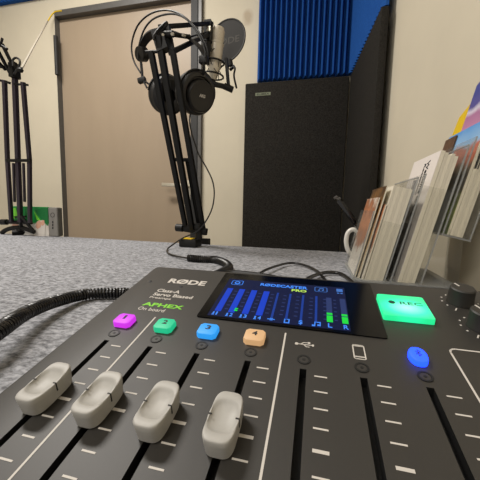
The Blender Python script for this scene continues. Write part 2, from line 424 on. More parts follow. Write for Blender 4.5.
# right wall sheet: ridges point into the room (towards -x)
fA, fB = Vector((.2575, 1.598, 0)), Vector((.311, 1.055, 0)); d2 = (fB - fA).normalized(); n2 = Vector((-d2.y, d2.x, 0)); n2 = n2 if n2.x > 0 else -n2
FM = Matrix((d2, n2, Vector((0, 0, 1)))).transposed().to_4x4(); FM.translation = fA
foam('acoustic_foam', (fB - fA).length, pz1 + .006, 2.3, 20, FM, 'blue ridged foam sheet on the right wall above the edge-on black panel', .024, .010)
zb = at(0, 7, WY).z
foam('acoustic_foam', 1.1, zb + .005, 2.59, 36, Matrix.Translation((at(78, 0, WY).x - 1.1 , WY, 0)), 'blue foam strip at the top left of the wall, left of the door', .045, .02)

# ------------------------------------------------------------------ table
t = thing('conference_table', (-.5, .2, 0), 'long table with mottled grey felt top carrying the audio console', 'table')
poly = [(-2.2, -.75), (.352, -.75), (.345, .40), (.336, .812), (-2.2, .812)]
MB().prism(poly, TZ - .004, TZ).build('felt_top', M['felt'], t, False)
MB().prism(poly, TZ - .03, TZ - .0045).build('tabletop', M['wood'], t, False)
for x in (-2.05, .22):
    for y in (-.62, .68):
        MB().box((x, y, .36), (.05, .05, .72), bev=.004).build('leg', M['frame'], t, False)

# ================================================================== AUDIO CONSOLE
con = thing('audio_mixer_console', (.15, -.05, TZ), 'dark grey podcast mixing console with lit buttons, touchscreen and fader caps', 'mixer')
P26 = .026
CX0, CX1, CY0, CY1 = -.0233, .3267, -.185, .0905
def K(mb): return mb.xf(KM)
def rot_invz(pt): return KM @ Vector(pt)
# body: sloping top, vertical walls down to the table
top = rrect(CX0, CY0, CX1, CY1, .004)
rings = []
bot = []
for x, y in top:
    p = KM @ Vector((x, y, 0)); bot.append(Vector((p.x, p.y, TZ + .004)))
cxm, cym = (CX0 + CX1) / 2, (CY0 + CY1) / 2
def sh(k, z): return [KM @ Vector((cxm + (x - cxm) * (1 - k / .175), cym + (y - cym) * (1 - k / .137), z)) for x, y in top]
body = MB().loft([bot, sh(0, -.0012), sh(.0004, -.0004), sh(.0012, 0)])
bo = body.build('body', M['console'], con)
# cut the fader slots into the body
cut = MB()
SL0, SL1 = -.0955, -.0062
for i in range(8):
    cut.box((i * P26, (SL0 + SL1) / 2, -.002), (.0030, SL1 - SL0, .010), KM)
co = cut.build('cutter', M['slot'], None, False)
md = bo.modifiers.new('slots', 'BOOLEAN'); md.operation = 'DIFFERENCE'; md.object = co; md.solver = 'EXACT'
dg = bpy.context.evaluated_depsgraph_get(); me = D.meshes.new_from_object(bo.evaluated_get(dg)); bo.modifiers.clear(); bo.data = me
me.materials.clear(); me.materials.append(M['console']); me.materials.append(M['slot'])
KI = KM.inverted()
for pl in me.polygons:
    c = KI @ pl.center
    pl.material_index = 1 if (-.0073 < c.z < -.0002 and CX0 + .004 < c.x < CX1 - .02 and SL0 - .001 < c.y < SL1 + .001 and abs((c.x / P26) - round(c.x / P26)) * P26 < .0018) else 0
D.objects.remove(co)
for i in range(8):
    MB().box((i * P26, (SL0 + SL1) / 2, -.0055), (.0029, SL1 - SL0 - .0002, .0012), KM).build('fader_slot', M['slot'], con, False)
# printed scales
for i in range(8):
    s = MB()
    for k in range(11):
        s.box((i * P26 + .00775, -.00958 - k * .00768 * 1.13, .00006), (.0055 if k != 4 else .0056, .0007 if k != 4 else .0013, .0001), KM)
    s.build('printed_scale', M['print'], con, False)
# dividing lines
def line(pts, wd, name='printed_line'):
    b = MB()
    for p, q in zip(pts, pts[1:]):
        p, q = Vector((p[0], p[1], .00007)), Vector((q[0], q[1], .00007)); d = (q - p).normalized() * wd * .4
        b.bar(p - d, q + d, wd, .0001, up=Vector((0, 0, 1)))
    return b.xf(KM).build(name, M['print'], con, False)
def flatline(pts, wd):                       # ribbon lying in the console plane
    b = bmesh.new(); z = .00012
    for p, q in zip(pts, pts[1:]):
        d = Vector((q[0] - p[0], q[1] - p[1])).normalized(); n = Vector((-d.y, d.x)) * wd / 2; e = d * wd * .35
        vs4 = [b.verts.new((p[0] - e.x + s * n.x, p[1] - e.y + s * n.y, z)) for s in (1, -1)] + [b.verts.new((q[0] + e.x + s * n.x, q[1] + e.y + s * n.y, z)) for s in (-1, 1)]
        b.faces.new(vs4)
    o = MB(); o.b.free(); o.b = b; return o
for x in (.0150, .0934): K(flatline([(x, .0188), (x, -.115)], .0009)).build('printed_line', M['print'], con, False)
pad_out = rrect(.1725, -.120, .3190, .0225, .003, 4)
K(flatline(pad_out + [pad_out[0]], .0009)).build('printed_border', M['print'], con, False)
# listen buttons
for i in range(8):
    MB().lathe([(0, .0002), (.0022, .0002), (.0022, .00005)], KM @ Matrix.Translation((i * P26, 0, 0)), 24).build('listen_button', M['console'], con)
    b = MB().lathe([(.0023, .00003), (.0023, .00035), (.0032, .00035), (.0032, .00003)], KM @ Matrix.Translation((i * P26, 0, 0)), 28); b.build('listen_ring', M['slot'], con)
    MB().lathe([(0, .0004), (.0008, .0003), (.0008, .0002)], KM @ Matrix.Translation((i * P26, 0, 0)), 12).build('listen_mark', M['slot'], con)
# coloured channel buttons
def oct_(w, h, c): return [(w, -h + c), (w, h - c), (w - c, h), (-w + c, h), (-w, h - c), (-w, -h + c), (-w + c, -h), (w - c, -h)]
def rpoly(w, h, c):
    return rrect(-w, -h, w, h, c, 3)
names = {0: 'magenta', 1: 'green', 2: 'cyan', 3: 'peach'}
cols = {0: 'glowing magenta button', 1: 'glowing green button', 2: 'glowing sky blue button', 3: 'glowing peach button'}
for i in range(4):
    b = MB().prism(oct_(.0054, .0049, .0016), -.001, .0033, KM @ Matrix.Translation((i * P26, .0103, 0)), bev=.0008).build('channel_button', M[names[i]], con); tag(b, cols[i])
    bw = .0007 if i == 0 else .0014
    text('button_number', str(i + 1), i * P26 - bw, .0103 - .0016 + .0008, i * P26 + bw, .0103 + .0026 + .0002, M['ink'], b, KM, z=.00332, bold=.025)
ob = [(.0041 * math.copysign(abs(math.cos(a * PI / 12)) ** .8, math.cos(a * PI / 12)), .0055 * math.sin(a * PI / 12)) for a in range(24)]
b = MB().prism(ob, -.001, .0030, KM @ Matrix.Translation((6 * P26, .0115, 0)), bev=.0012).build('bluetooth_button', M['blue'], con); tag(b, 'glowing deep blue oval button')
bt = [(-.0011, .0011), (.0011, -.0011), (0, -.0022), (0, .0022), (.0011, .0011), (-.0011, -.0011)]
fl = flatline(bt, .0004); fl.xf(Matrix.Translation((6 * P26, .0120, .0030))); K(fl).build('bluetooth_symbol', M['ink'], b, False)
# usb symbol
b = MB(); zz = .0001
ux, uy = 4 * P26, .0113
u = flatline([(ux - .0040, uy), (ux + .0038, uy)], .0006)
K(u).build('usb_symbol', M['print'], con, False)
u = flatline([(ux - .0022, uy), (ux - .0006, uy + .0016), (ux + .0014, uy + .0016)], .0005); K(u).build('usb_symbol_branch', M['print'], con, False)
u = flatline([(ux - .0008, uy), (ux + .0008, uy - .0016), (ux + .0022, uy - .0016)], .0005); K(u).build('usb_symbol_branch', M['print'], con, False)
MB().lathe([(0, .0003), (.0009, .0002), (.0009, 0)], KM @ Matrix.Translation((ux - .0042, uy, 0)), 14).build('usb_symbol_dot', M['print'], con)
MB().box((ux + .0020, uy + .0016, .0001), (.0012, .0012, .0002), KM).build('usb_symbol_square', M['print'], con, False)
MB().box((ux + .0040, uy, .0001), (.0010, .0014, .0002), KM).build('usb_symbol_arrow', M['print'], con, False)
# phone symbol
px_, py_ = 5 * P26, .0110
r_ = rrect(px_ - .0026, py_ - .0052, px_ + .0026, py_ + .0052, .0008, 3)
K(flatline(r_ + [r_[0]], .0006)).build('phone_symbol', M['print'], con, False)
K(flatline([(px_ - .0024, py_ - .0036), (px_ + .0024, py_ - .0036)], .0008)).build('phone_symbol_base', M['print'], con, False)
K(flatline([(px_ - .0024, py_ + .0044), (px_ + .0024, py_ + .0044)], .0006)).build('phone_symbol_top', M['print'], con, False)
# record button
rb = MB().prism(rrect(.1465, .0425, .1730, .0675, .0012, 3), -.001, .0036, KM, bev=.0006).build('record_button', M['rec'], con)
uv = rb.data.uv_layers.new(name='plan')
for lp in rb.data.loops:
    c = KI @ rb.data.vertices[lp.vertex_index].co; uv.data[lp.index].uv = (c.x, c.y)
tag(rb, 'large glowing green REC button')
M['rec_ink'] = mat('record_ink', (10, 70, 55), .6)
text('record_lettering', 'REC', .1580, .0560, .1702, .0592, M['rec_ink'], rb, KM, z=.00361, bold=.0)
MB().lathe([(0, .00372), (.0019, .0037), (.0019, .0035)], KM @ Matrix.Translation((.1535, .0577, 0)), 20).build('record_dot', M['rec_ink'], rb)
# lettering upper left
text('maker_lettering', 'RØDE', .0005, .0632, .0300, .0705, M['print'], con, KM, bold=.035)
text('class_lettering', 'Class-A', -.0008, .0490, .0165, .0532, M['print'], con, KM, bold=.02)
text('servo_lettering', 'Servo Biased', -.0008, .0436, .0282, .0475, M['print'], con, KM, bold=.02)
text('preamp_lettering', 'Preamps', -.0012, .0392, .0145, .0422, M['print'], con, KM, bold=.012)
text('aphex_lettering', 'APHEX', -.0010, .0302, .0272, .0345, M['print_green'], con, KM, bold=.03)
text('board_lettering', 'On board', -.0012, .0250, .0172, .0285, M['print'], con, KM, bold=.005)
MB().lathe([(0, .0001), (.0012, .0002), (.0016, .0001)], KM @ Matrix.Translation((.0135, .0590, 0)), 14).build('sensor_dot', M['slot'], con)
MB().lathe([(0, .0001), (.0011, .0003), (.0015, .0001)], KM @ Matrix.Translation((-.0135, .0628, 0)), 14).build('small_screw', M['slot'], con)
# touchscreen
scr = MB().prism(rrect(.0395, .0242, .1455, .0865, .0012, 3), .0, .0007, KM).build('touchscreen', M['glass'], con)
def sbox(b, x0, x1, y0, y1, z=.00085): b.box(((x0 + x1) / 2 / 1000, (y0 + y1) / 2 / 1000, z), ((x1 - x0) / 1000, (y1 - y0) / 1000, .0001), KM); return b
sbox(MB(), 45.5, 127.5, 26.5, 77, .00072).build('display_area', M['lcd'], scr, False)
b = MB()
for i in range(4): sbox(b, 48.3 + i * 8.6, 52.3 + i * 8.6, 32, 62)
b.build('channel_bars', M['lcd_bar'], scr, False)
b = MB()
for i in range(4): sbox(b, 83.2 + i * 8.4, 84.6 + i * 8.4, 31, 61.5); 
b.build('source_bars', M['lcd_thin'], scr, False)
b = MB()
for i in range(8):
    for k in range(6): sbox(b, 53.9 + i * 8.5, 56.0 + i * 8.5, 35 + k * 4.6, 35.8 + k * 4.6)
for k in range(6): sbox(b, 119.6, 121.2, 35 + k * 4.6, 35.8 + k * 4.6)
b.build('scale_marks', M['lcd_dim'], scr, False)
b = MB()
for x in (115.2, 123.6): sbox(b, x, x + 3.3, 33, 61)
b.build('level_columns', M['lcd_dim'], scr, False)
for x in (115.2, 123.6):
    b = MB(); sbox(b, x, x + 3.3, 33, 39.5, .00095); sbox(b, x, x + 3.3, 40.5, 42.5, .00095); b.build('level_meter', M['lcd_green'], scr, False)
b = MB(); sbox(b, 60.2, 62.2, 34.0, 35.4, .00095); sbox(b, 60.2, 62.2, 36.2, 37.2, .00095)
b.build('level_meter', M['lcd_green'], scr, False)
for i in range(4):
    sbox(sbox(MB(), 48.0 + i * 8.6, 49.0 + i * 8.6, 28.6, 31.0), 47.7 + i * 8.6, 49.3 + i * 8.6, 27.7, 28.3).build('microphone_icon', M['lcd_txt'], scr, False)
    text('channel_number', str(i + 1), .0502 + i * .0086, .0277, (.0521 if i else .0511) + i * .0086, .0311, M['lcd_txt'], scr, KM, z=.0009)
b = MB(); sbox(b, 81.6, 86, 29.2, 29.8); sbox(b, 83, 84.8, 28.4, 28.8); sbox(b, 83, 84.8, 30.2, 30.6); b.build('usb_icon', M['lcd_txt'], scr, False)
b = MB(); sbox(b, 91.3, 92, 27.4, 31.4); sbox(b, 93.8, 94.5, 27.4, 31.4); sbox(b, 91.3, 94.5, 27.3, 28.1); sbox(b, 91.3, 94.5, 30.9, 31.5); b.build('phone_icon', M['lcd_txt'], scr, False)
text('source_symbol', '$', .0996, .0272, .1018, .0315, M['lcd_txt'], scr, KM, z=.0009)
b = MB(); sbox(b, 107, 108.8, 27.4, 28.8); sbox(b, 110, 111.8, 28, 29.4); sbox(b, 108.3, 108.9, 28, 31.6); sbox(b, 111.2, 111.8, 28.6, 32); sbox(b, 108.3, 111.8, 31, 31.8); b.build('note_icon', M['lcd_txt'], scr, False)
text('meter_letter', 'L', .1157, .0276, .1180, .0315, M['lcd_txt'], scr, KM, z=.0009)
text('meter_letter', 'R', .1240, .0276, .1266, .0315, M['lcd_txt'], scr, KM, z=.0009)
text('title_lettering', 'RØDECASTER', .0700, .0695, .1030, .0735, M['lcd_txt'], scr, KM, z=.0009, bold=.03)
text('title_pro_lettering', 'PRO', .0925, .0652, .1025, .0684, M['lcd_lime'], scr, KM, z=.0009, bold=.03)
ss = rrect(.0490, .0680, .0570, .0742, .001, 2); fl = flatline(ss + [ss[0]], .0005); fl.xf(Matrix.Translation((0, 0, .0008))); K(fl).build('settings_icon_frame', M['lcd_txt'], scr, False)
MB().lathe([(.0012, .0009), (.0021, .00092), (.0021, .0007)], KM @ Matrix.Translation((.053, .0711, 0)), 12).build('settings_icon', M['lcd_txt'], scr)
ss = rrect(.1080, .0682, .1160, .0745, .001, 2); fl = flatline(ss + [ss[0]], .0005); fl.xf(Matrix.Translation((0, 0, .0008))); K(fl).build('sound_icon_frame', M['lcd_mark'], scr, False)
b = MB(); sbox(b, 110, 111.3, 69.6, 70.8); sbox(b, 112.6, 113.9, 70, 71.2); sbox(b, 111, 111.4, 70, 73); sbox(b, 113.5, 113.9, 70.4, 73.3); sbox(b, 111, 113.9, 72.6, 73.3); b.build('sound_icon', M['lcd_mark'], scr, False)
b = MB(); sbox(b, 122.2, 126.2, 70.5, 74.5); b.build('card_icon', M['lcd_mark'], scr, False)
b = MB(); sbox(b, 122.4, 123.8, 67.8, 69); sbox(b, 124.6, 126, 67.8, 69); b.build('time_digits', M['lcd_mark'], scr, False)
# fader caps: dished pills with a black centre mark
def fader_cap(i, yc, lab=None):
    n = 48; W, Lh, H = .0061, .0107, .0088
    def outline(sc, ins=0):
        out = []
        for k in range(n):
            a = 2 * PI * (k + .5) / n; c, s_ = math.cos(a), math.sin(a)
            x = math.copysign(abs(c) ** .55, c) * (W - ins) * sc; y = math.copysign(abs(s_) ** .62, s_) * (Lh - ins) * sc
            x *= 1 - .07 * (1 - min(1, abs(y) / Lh) ** 2)
            out.append((x, y))
        return out
    def sad(y): return .0007 * math.exp(-(y / (Lh * .62)) ** 4)
    rings = [[Vector((x, y, .0007)) for x, y in outline(.93)]]
    for ins, z in ((.0001, .006), (0, H - .0006), (.00025, H - .00015), (.0006, H)):
        rings.append([Vector((x, y, z - (sad(y) if z > .007 else 0))) for x, y in outline(1, ins)])
    def scoop(f):                              # oval dish sunk into the top
        out = []
        for k in range(n):
            a = 2 * PI * (k + .5) / n; c, s_ = math.cos(a), math.sin(a)
            out.append((math.copysign(abs(c) ** .62, c) * W * .87 * f, math.copysign(abs(s_) ** .85, s_) * Lh * .64 * f))
        return out
    for f, dz in ((1.06, 0), (1.0, .00015), (.90, .0008), (.75, .0013), (.5, .0018), (.25, .0020), (.05, .0020)):
        rings.append([Vector((x, y, H - sad(y) - dz)) for x, y in scoop(f)])
    MM = KM @ Matrix.Translation((i * P26, yc, 0))
    o = MB().loft(rings).xf(MM).build('fader_cap', M['cap'], con)
    m = MB()
    for s_ in (-1, 1):
        m.box((s_ * .00565, 0, .0062), (.0002, .0005, .0036), None); m.box((s_ * .0050, 0, H - .00062), (.0013, .0005, .00022), None)
    m.xf(MM).build('cap_mark', M['slot'], o, False)
    MB().box((0, 0, -.0012), (.0022, .008, .0036), MM).build('fader_stem', M['capbase'], o, False)
    return o
for i in range(4): fader_cap(i, -.0446)
for i in range(4, 8): fader_cap(i, -.0800)
# headphone volume knobs
for j, (kx, ky) in enumerate(((.1955, .0715), (.1960, .0450), (.2400, .0715), (.2400, .0450), (.2850, .0600))):
    KK = KM @ Matrix.Translation((kx, ky, 0))
    o = MB().lathe([(0, .0105), (.0060, .0105), (.0067, .0098), (.0070, .0012), (.0072, .0008), (.0072, 0)], KK, 32).build('volume_knob', M['knob'], con)
    MB().box((-.0012, .0036, .0106), (.0008, .0040, .0003), KK @ Matrix.Rotation(.35, 4, 'Z')).build('knob_pointer', M['print'], o, False)
    m = MB()
    for k in range(11):
        a = math.radians(-60 + k * 30); r0 = .0098
        big = k in (0, 10)
        if big: m.box((0, 0, 0), (.0030, .0007, .0002), KK @ Matrix.Rotation(a, 4, 'Z') @ Matrix.Translation((r0 + .001, 0, .0001)))
        else: m.box((0, 0, 0), (.0009, .0009, .0002), KK @ Matrix.Rotation(a, 4, 'Z') @ Matrix.Translation((r0, 0, .0001)))
    m.build('knob_scale', M['print'], con, False)
for x in (CX0 + .02, CX1 - .02):
    for y in (-.16, .07): MB().cyl((x, y, TZ), (x, y, TZ + .006), .008).build('rubber_foot', M['slot'], con)

# ================================================================== BOOM ARM (RIGHT)
def boom_bar(mb, a, b, w, bev=.0015): return mb.bar(a, b, w, w, bev, up=Vector((1, 0, 0)))
YB, YE = .775, .60                       # depth of the clamp and of the elbow
ar = thing('boom_arm', at(194, 245, YB), 'black microphone boom arm clamped beside the yellow-topped base, holding headphones and silver microphone', 'microphone arm')
cz = TZ
bp = onz(194, 247, TZ)
b = MB().box((bp.x - .014, bp.y + .006, TZ + .013), (.056, .055, .024), bev=.004); b.box((bp.x, .818, TZ - .03), (.05, .012, .10), bev=.002); b.box((bp.x, .79, TZ - .062), (.05, .06, .012), bev=.002)
b.build('clamp', M['black2'], ar)
sticker = MB().box((bp.x - .018, bp.y + .002, TZ + .0260), (.032, .034, .002), bev=.0005).build('yellow_label', M['yellow'], ar, False); tag(sticker, 'yellow label on the clamp')
pj = at(194, 226, YB); bx = Vector((bp.x + .008, bp.y + .018, TZ + .02))
MB().cyl(bx, (bx.x, bx.y, pj.z), .011).cyl((bx.x, bx.y, pj.z - .006), (bx.x, bx.y, pj.z + .01), .016).build('post', M['black2'], ar)
j = MB().bar(at(184, 228, YB - .01), at(207, 232, YB - .01), .018, .022, .003, up=Vector((0, 0, 1))); j.cyl(at(187, 228, YB - .012), at(181, 228, YB - .012), .006); j.build('base_joint', M['black'], ar)
MB().cyl(at(183, 228, YB - .012), at(176.5, 227.5, YB - .012), .0125).build('tension_knob', M['black2'], ar)
for nm, (x0, y0), (x1, y1), wd, dy in (('lower_bar', (186, 229), (151, 51), .0135, .0), ('lower_bar', (192, 229), (158.5, 36), .0155, -.012), ('lower_bar', (203.5, 231), (172.5, 50), .0135, .0)):
    boom_bar(MB(), at(x0, y0, YB - .01 + dy), at(x1, y1, YE + dy), wd).build(nm, M['black'], ar)
boom_bar(MB(), at(187, 161, .715), at(199, 228, YB + .0), .009).build('inner_rod', M['black'], ar)
MB().bar(at(170, 159.5, .712), at(191, 160, .712), .006, .01).build('cross_brace', M['black'], ar)
# elbow
e = MB(); e.box((0, 0, 0), (.012, .03, .052), frame(at(157, 30, YE - .005), at(163, 50, YE - .005))); e.box((0, 0, 0), (.012, .03, .06), frame(at(164, 26, YE + .02), at(169, 52, YE + .02)))
e.cyl(at(155, 35, YE), at(173, 34, YE), .008); e.cyl(at(146, 52, YE), at(160, 51.5, YE), .004)
e.build('elbow_bracket', M['black2'], ar)
MB().tube(smoothline([at(154, 40, YE - .02), at(154.5, 35, YE - .02), at(159, 29, YE - .02), at(166, 22.5, YE - .02), at(166.5, 25, YE - .018), at(160, 31, YE - .015), at(157, 37, YE - .015)], 6), .0032).build('elbow_lever', M['black2'], ar)
for pa, pb, rr in ((at(162.8, 34.5, YE - .03), at(163.3, 34.6, YE - .018), .003), (at(172, 34, YE - .03), at(173, 34, YE - .01), .0035), (at(182.5, 35, .62), at(185, 36, .63), .003)):  # first: fastener head; the others: light reflections on the springs, built as metal
    tag(MB().cyl(pa, pb, rr).build('bolt_glint', M['steel'], ar), 'bright metal stud, for elbow bolts and spring glints')
YM = .82
boom_bar(MB(), at(160, 27, YE), at(210, 23.5, YM), .0115).build('upper_bar', M['black'], ar)
boom_bar(MB(), at(170, 53, YE), at(209, 34, YM), .0115).build('upper_bar', M['black'], ar)
sp = coil([at(170, 34, YE + .02), at(190, 37, .68)], .005, .0028, .0011, 5, 10); sp.build('spring', M['black2'], ar)
boom_bar(MB(), at(190, 37, .68), at(207, 32, YM), .004).build('spring_rod', M['black'], ar)
hd = MB(); hd.box((0, 0, 0), (.022, .022, .060), frame(at(208.5, 22, YM), at(208, 41, YM))); hd.cyl(at(203, 24, YM), at(213, 24, YM), .006); hd.cyl(at(208, 38, YM), at(206, 60, YM), .010); hd.cyl(at(207, 48, YM - .02), at(207.5, 48, YM + .02), .014)
hd.build('head_joint', M['black2'], ar)
tag(MB().box((0, 0, 0), (.012, .006, .014), frame(at(208.7, 27, YM - .015), at(208.5, 31, YM - .015))).build('bright_block', M['steel'], ar, False), 'bright metal block at the head of the arm')  # small bright steel block on the head joint

# ------------------------------------------------------------------ microphone, shock mount, pop filter
mt, mb_ = at(218.5, 27.5, .85), at(212.5, 80, .85)
ax = (mt - mb_); Lm = ax.length; MX = frame(mb_, mt); MX.translation = mb_
mic = thing('condenser_microphone', mb_, 'silver condenser microphone hanging in a shock mount next to the round pop filter', 'microphone')
MB().lathe([(0, 0), (.011, 0), (.013, .004), (.0225, Lm * .28), (.0225, Lm * .70), (.021, Lm * .70)], MX).build('body', M['mic'], mic)
MB().lathe([(.0205, Lm * .70), (.0215, Lm * .73), (.0215, Lm * .93), (.019, Lm * .985), (.010, Lm), (0, Lm)], MX).build('mesh_grille', M['mesh'], mic)
MB().lathe([(.0224, Lm * .66), (.0236, Lm * .67), (.0236, Lm * .70), (.0222, Lm * .71)], MX).build('collar', M['mic'], mic)
sm = thing('shock_mount', at(214, 82, .85), 'black shock mount of rings and elastic cords around the silver microphone', 'shock mount')
b = MB()
for h, r in ((.34, .031), (.08, .034)):
    b.tube([MX @ Vector((r * math.cos(k * PI / 14), r * math.sin(k * PI / 14), Lm * h)) for k in range(28)], .0030, 6, closed=True)
b.build('ring', M['black2'], sm)
b = MB()
for k in range(6):
    a = k * PI / 3 + .3
    b.tube([MX @ Vector((.031 * math.cos(a), .031 * math.sin(a), Lm * .34)), MX @ Vector((.017 * math.cos(a + .5), .017 * math.sin(a + .5), Lm * .20)), MX @ Vector((.034 * math.cos(a + 1), .034 * math.sin(a + 1), Lm * .08))], .0013, 5)
b.tube([MX @ Vector((.0235, -.003, Lm * .70)), MX @ Vector((.0, -.0245, Lm * .52)), MX @ Vector((-.030, -.004, Lm * .34))], .0014, 5)
b.build('elastic_cord', M['slot'], sm)
b = MB(); b.bar(at(206.5, 60, .83), at(211, 66, .84), .012, .012, .002); b.bar(at(226, 58, .86), at(228.5, 86, .86), .010, .010, .002); b.bar(at(213, 84, .84), at(231, 88, .86), .014, .014, .003); b.cyl(at(224, 86, .84), at(233, 90, .85), .010); b.cyl(at(212, 80, .85), at(212.5, 86, .85), .012)
b.build('cradle', M['black2'], sm)
pf = thing('pop_filter', at(231, 62, .82), 'round black pop filter with RØDE lettering, right of the microphone', 'pop filter')
pc = at(226.5, 41, .915)
zf = Vector((-.40, -.90, .12)).normalized()
zf = Vector((-.22, -.97, .06)).normalized()
xf_ = Vector((0, 0, 1)).cross(zf).normalized(); yf = zf.cross(xf_)
PM = Matrix((xf_, yf, zf)).transposed().to_4x4(); PM.translation = pc
rp = .070
def netmat():
    m = D.materials.new('pop_filter_gauze'); m.use_nodes = True; nt = m.node_tree; b = nt.nodes['Principled BSDF']
    b.inputs['Base Color'].default_value = s2l((24, 22, 20)) + (1,); b.inputs['Roughness'].default_value = .8
    t = nt.nodes.new('ShaderNodeBsdfTransparent'); mx = nt.nodes.new('ShaderNodeMixShader'); mx.inputs[0].default_value = .93
    out = nt.nodes['Material Output']; nt.links.new(t.outputs[0], mx.inputs[1]); nt.links.new(b.outputs[0], mx.inputs[2]); nt.links.new(mx.outputs[0], out.inputs[0]); return m
M['gauze'] = netmat()
g = MB().lathe([(0, 0), (rp, 0), (rp, .001), (0, .001)], PM, 40).build('gauze', M['gauze'], pf, False)
MB().tube([PM @ Vector((rp * math.cos(k * PI / 24), rp * math.sin(k * PI / 24), 0)) for k in range(48)], .0028, 8, closed=True).build('hoop', M['black2'], pf)
M['gauze_print'] = mat('gauze_print', (66, 63, 58), .8)
text('filter_lettering', 'RØDE', -.046, -.012, .050, .010, M['gauze_print'], g, PM, z=.0012, bold=.01)
b = MB().tube(smoothline([at(231, 61, .905), at(231.5, 66, .90), at(235, 68, .89), at(234, 76, .87), at(236.5, 88, .86)], 6), .0032); b.tube(smoothline([at(228.5, 62, .905), at(228, 72, .88), at(229, 84, .86)], 6), .003)
b.build('stem', M['black2'], pf)
b = MB().cyl(at(230, 60, .90), at(231, 66, .90), .008); b.cyl(at(234.5, 66, .895), at(230, 70, .90), .005); b.build('stem_clamp', M['black2'], pf)

# ------------------------------------------------------------------ headphones
hp_ = thing('headphones', at(185, 115, .62), 'black over-ear headphones with twin wire headband hung on the boom arm elbow', 'headphones')
def hy(x): return .655 + .12 * (215 - x) / 84
axn = Vector((.78, -.54, -.32)).normalized()
def cupmat(c, n):
    up = Vector((0, 0, 1)); x = up.cross(n).normalized(); m = Matrix((x, n.cross(x), n)).transposed().to_4x4(); m.translation = c; return m
cR = at(196, 93.5, .695); cLf = at(167, 95.5, .765)
for c, n, nm in ((cR, axn, 'right'), (cLf, -axn, 'left')):
    X = cupmat(c, n) @ Matrix.Scale(1.10, 4); k = 1.0
    cup = MB().lathe([(.047 * k, -.001), (.051 * k, .003), (.0515 * k, .010), (.048 * k, .016), (.043 * k, .018), (.040 * k, .018), (.038 * k, .012), (.035 * k, .012)], X, 48).build('ear_cup', M['cup'], hp_)
    MB().lathe([(.020, -.014), (.030, -.022), (.042, -.024), (.050, -.018), (.052, -.008), (.048, -.001), (.020, -.002), (.020, -.014)], X, 40).build('ear_pad', M['pad'], cup)
    X2 = X @ Matrix.Translation((.002, -.005, 0)) if nm == 'right' else X
    plate = MB().lathe([(.036, .008), (.038, .012), (.038, .024), (.036, .028), (.033, .029), (.031, .0285), (0, .0285)], X2, 44).build('cup_plate', M['cup'], cup)
    tag(MB().lathe([(.0355, .0272), (.0362, .0284), (.0338, .0294)], X2, 44).build('plate_rim', M['black2'], plate), 'thin glossy rim')
    if nm == 'right':
        text('maker_lettering', 'AKG', -.0085, -.0015, .0085, .0060, M['print'], plate, X2, z=.0287, bold=.04)
        MB().lathe([(.0475, .014), (.050, .016), (.0475, .0185)], X, 48)
b = MB()
out_l = [(140.5, 73), (133.5, 60), (131.7, 44), (137.5, 26), (149, 14.6), (163.7, 10.2), (178, 13), (190, 22), (198.7, 32), (207, 48), (208, 58)]
in_l = [(138, 60), (139, 46), (144, 30), (152, 20), (163, 15), (176, 14.3), (188, 20.5), (199, 35), (205, 50), (205.5, 58)]
b.tube(smoothline([at(x, y, hy(x) + .012) for x, y in out_l], 6), .0027, 8); b.build('wire_hoop', M['black2'], hp_)
b = MB().tube(smoothline([at(x, y, hy(x) - .012) for x, y in in_l], 6), .0027, 8); b.build('wire_hoop', M['black2'], hp_)
wdir = Vector((.54, .84, 0)).normalized()
sl = smoothline([at(x, y, hy(x)) for x, y in ((141, 50), (145, 41), (152, 34), (163, 31), (178, 33.5), (190, 39), (200, 47), (206, 57))], 6)
rings = []
for i, p in enumerate(sl):
    t_ = (sl[min(i + 1, len(sl) - 1)] - sl[max(i - 1, 0)]).normalized(); nn = t_.cross(wdir).normalized(); tp = .45 + .55 * math.sin(PI * min(1, max(0, i / (len(sl) - 1))))
    wv = wdir * .017 * tp
    rings.append([p + wv + nn * .002, p - wv + nn * .002, p - wv - nn * .002, p + wv - nn * .002])
MB().loft(rings).build('headband_strap', M['pad'], hp_)
c1, c2 = at(139, 54, hy(140) - .01), at(145, 54.5, hy(140) + .01)
tag(MB().cyl(c1, c2, .021, n=28).build('strap_slider', M['cup'], hp_), 'round slider at the left end of the strap')
MB().bar(at(200, 60.5, hy(203)), at(207.5, 59.5, hy(205)), .017, .02, .003).build('strap_slider', M['black2'], hp_)
b = MB().bar(at(138.5, 81.5, hy(140)), at(145.5, 79, hy(140)), .015, .016, .003); b.tube([at(144, 82, hy(144)), at(147, 88, hy(146))], .003); b.bar(at(141, 62, hy(141)), at(142.5, 78, hy(141)), .006, .006); b.build('wire_end_block', M['black2'], hp_)
# yokes
b = MB().tube(smoothline([at(203.5, 62, .665), at(204, 70, .67), at(202, 76, .68)], 5), .004, 8)
b.tube(smoothline([cupmat(cR, axn) @ Vector((.059 * math.cos(a), .059 * math.sin(a), .006)) for a in [k * PI / 12 for k in range(0, 13)]], 3), .0028, 6); b.build('yoke', M['black2'], hp_)
b = MB().tube(smoothline([at(143, 80, hy(143)), at(149, 84, .76), at(155, 86, .765)], 5), .003, 8)
b.tube(smoothline([cupmat(cLf, -axn) @ Vector((.059 * math.cos(a), .059 * math.sin(a), .006)) for a in [k * PI / 12 for k in range(0, 13)]], 3), .0028, 6); b.build('yoke', M['black2'], hp_)

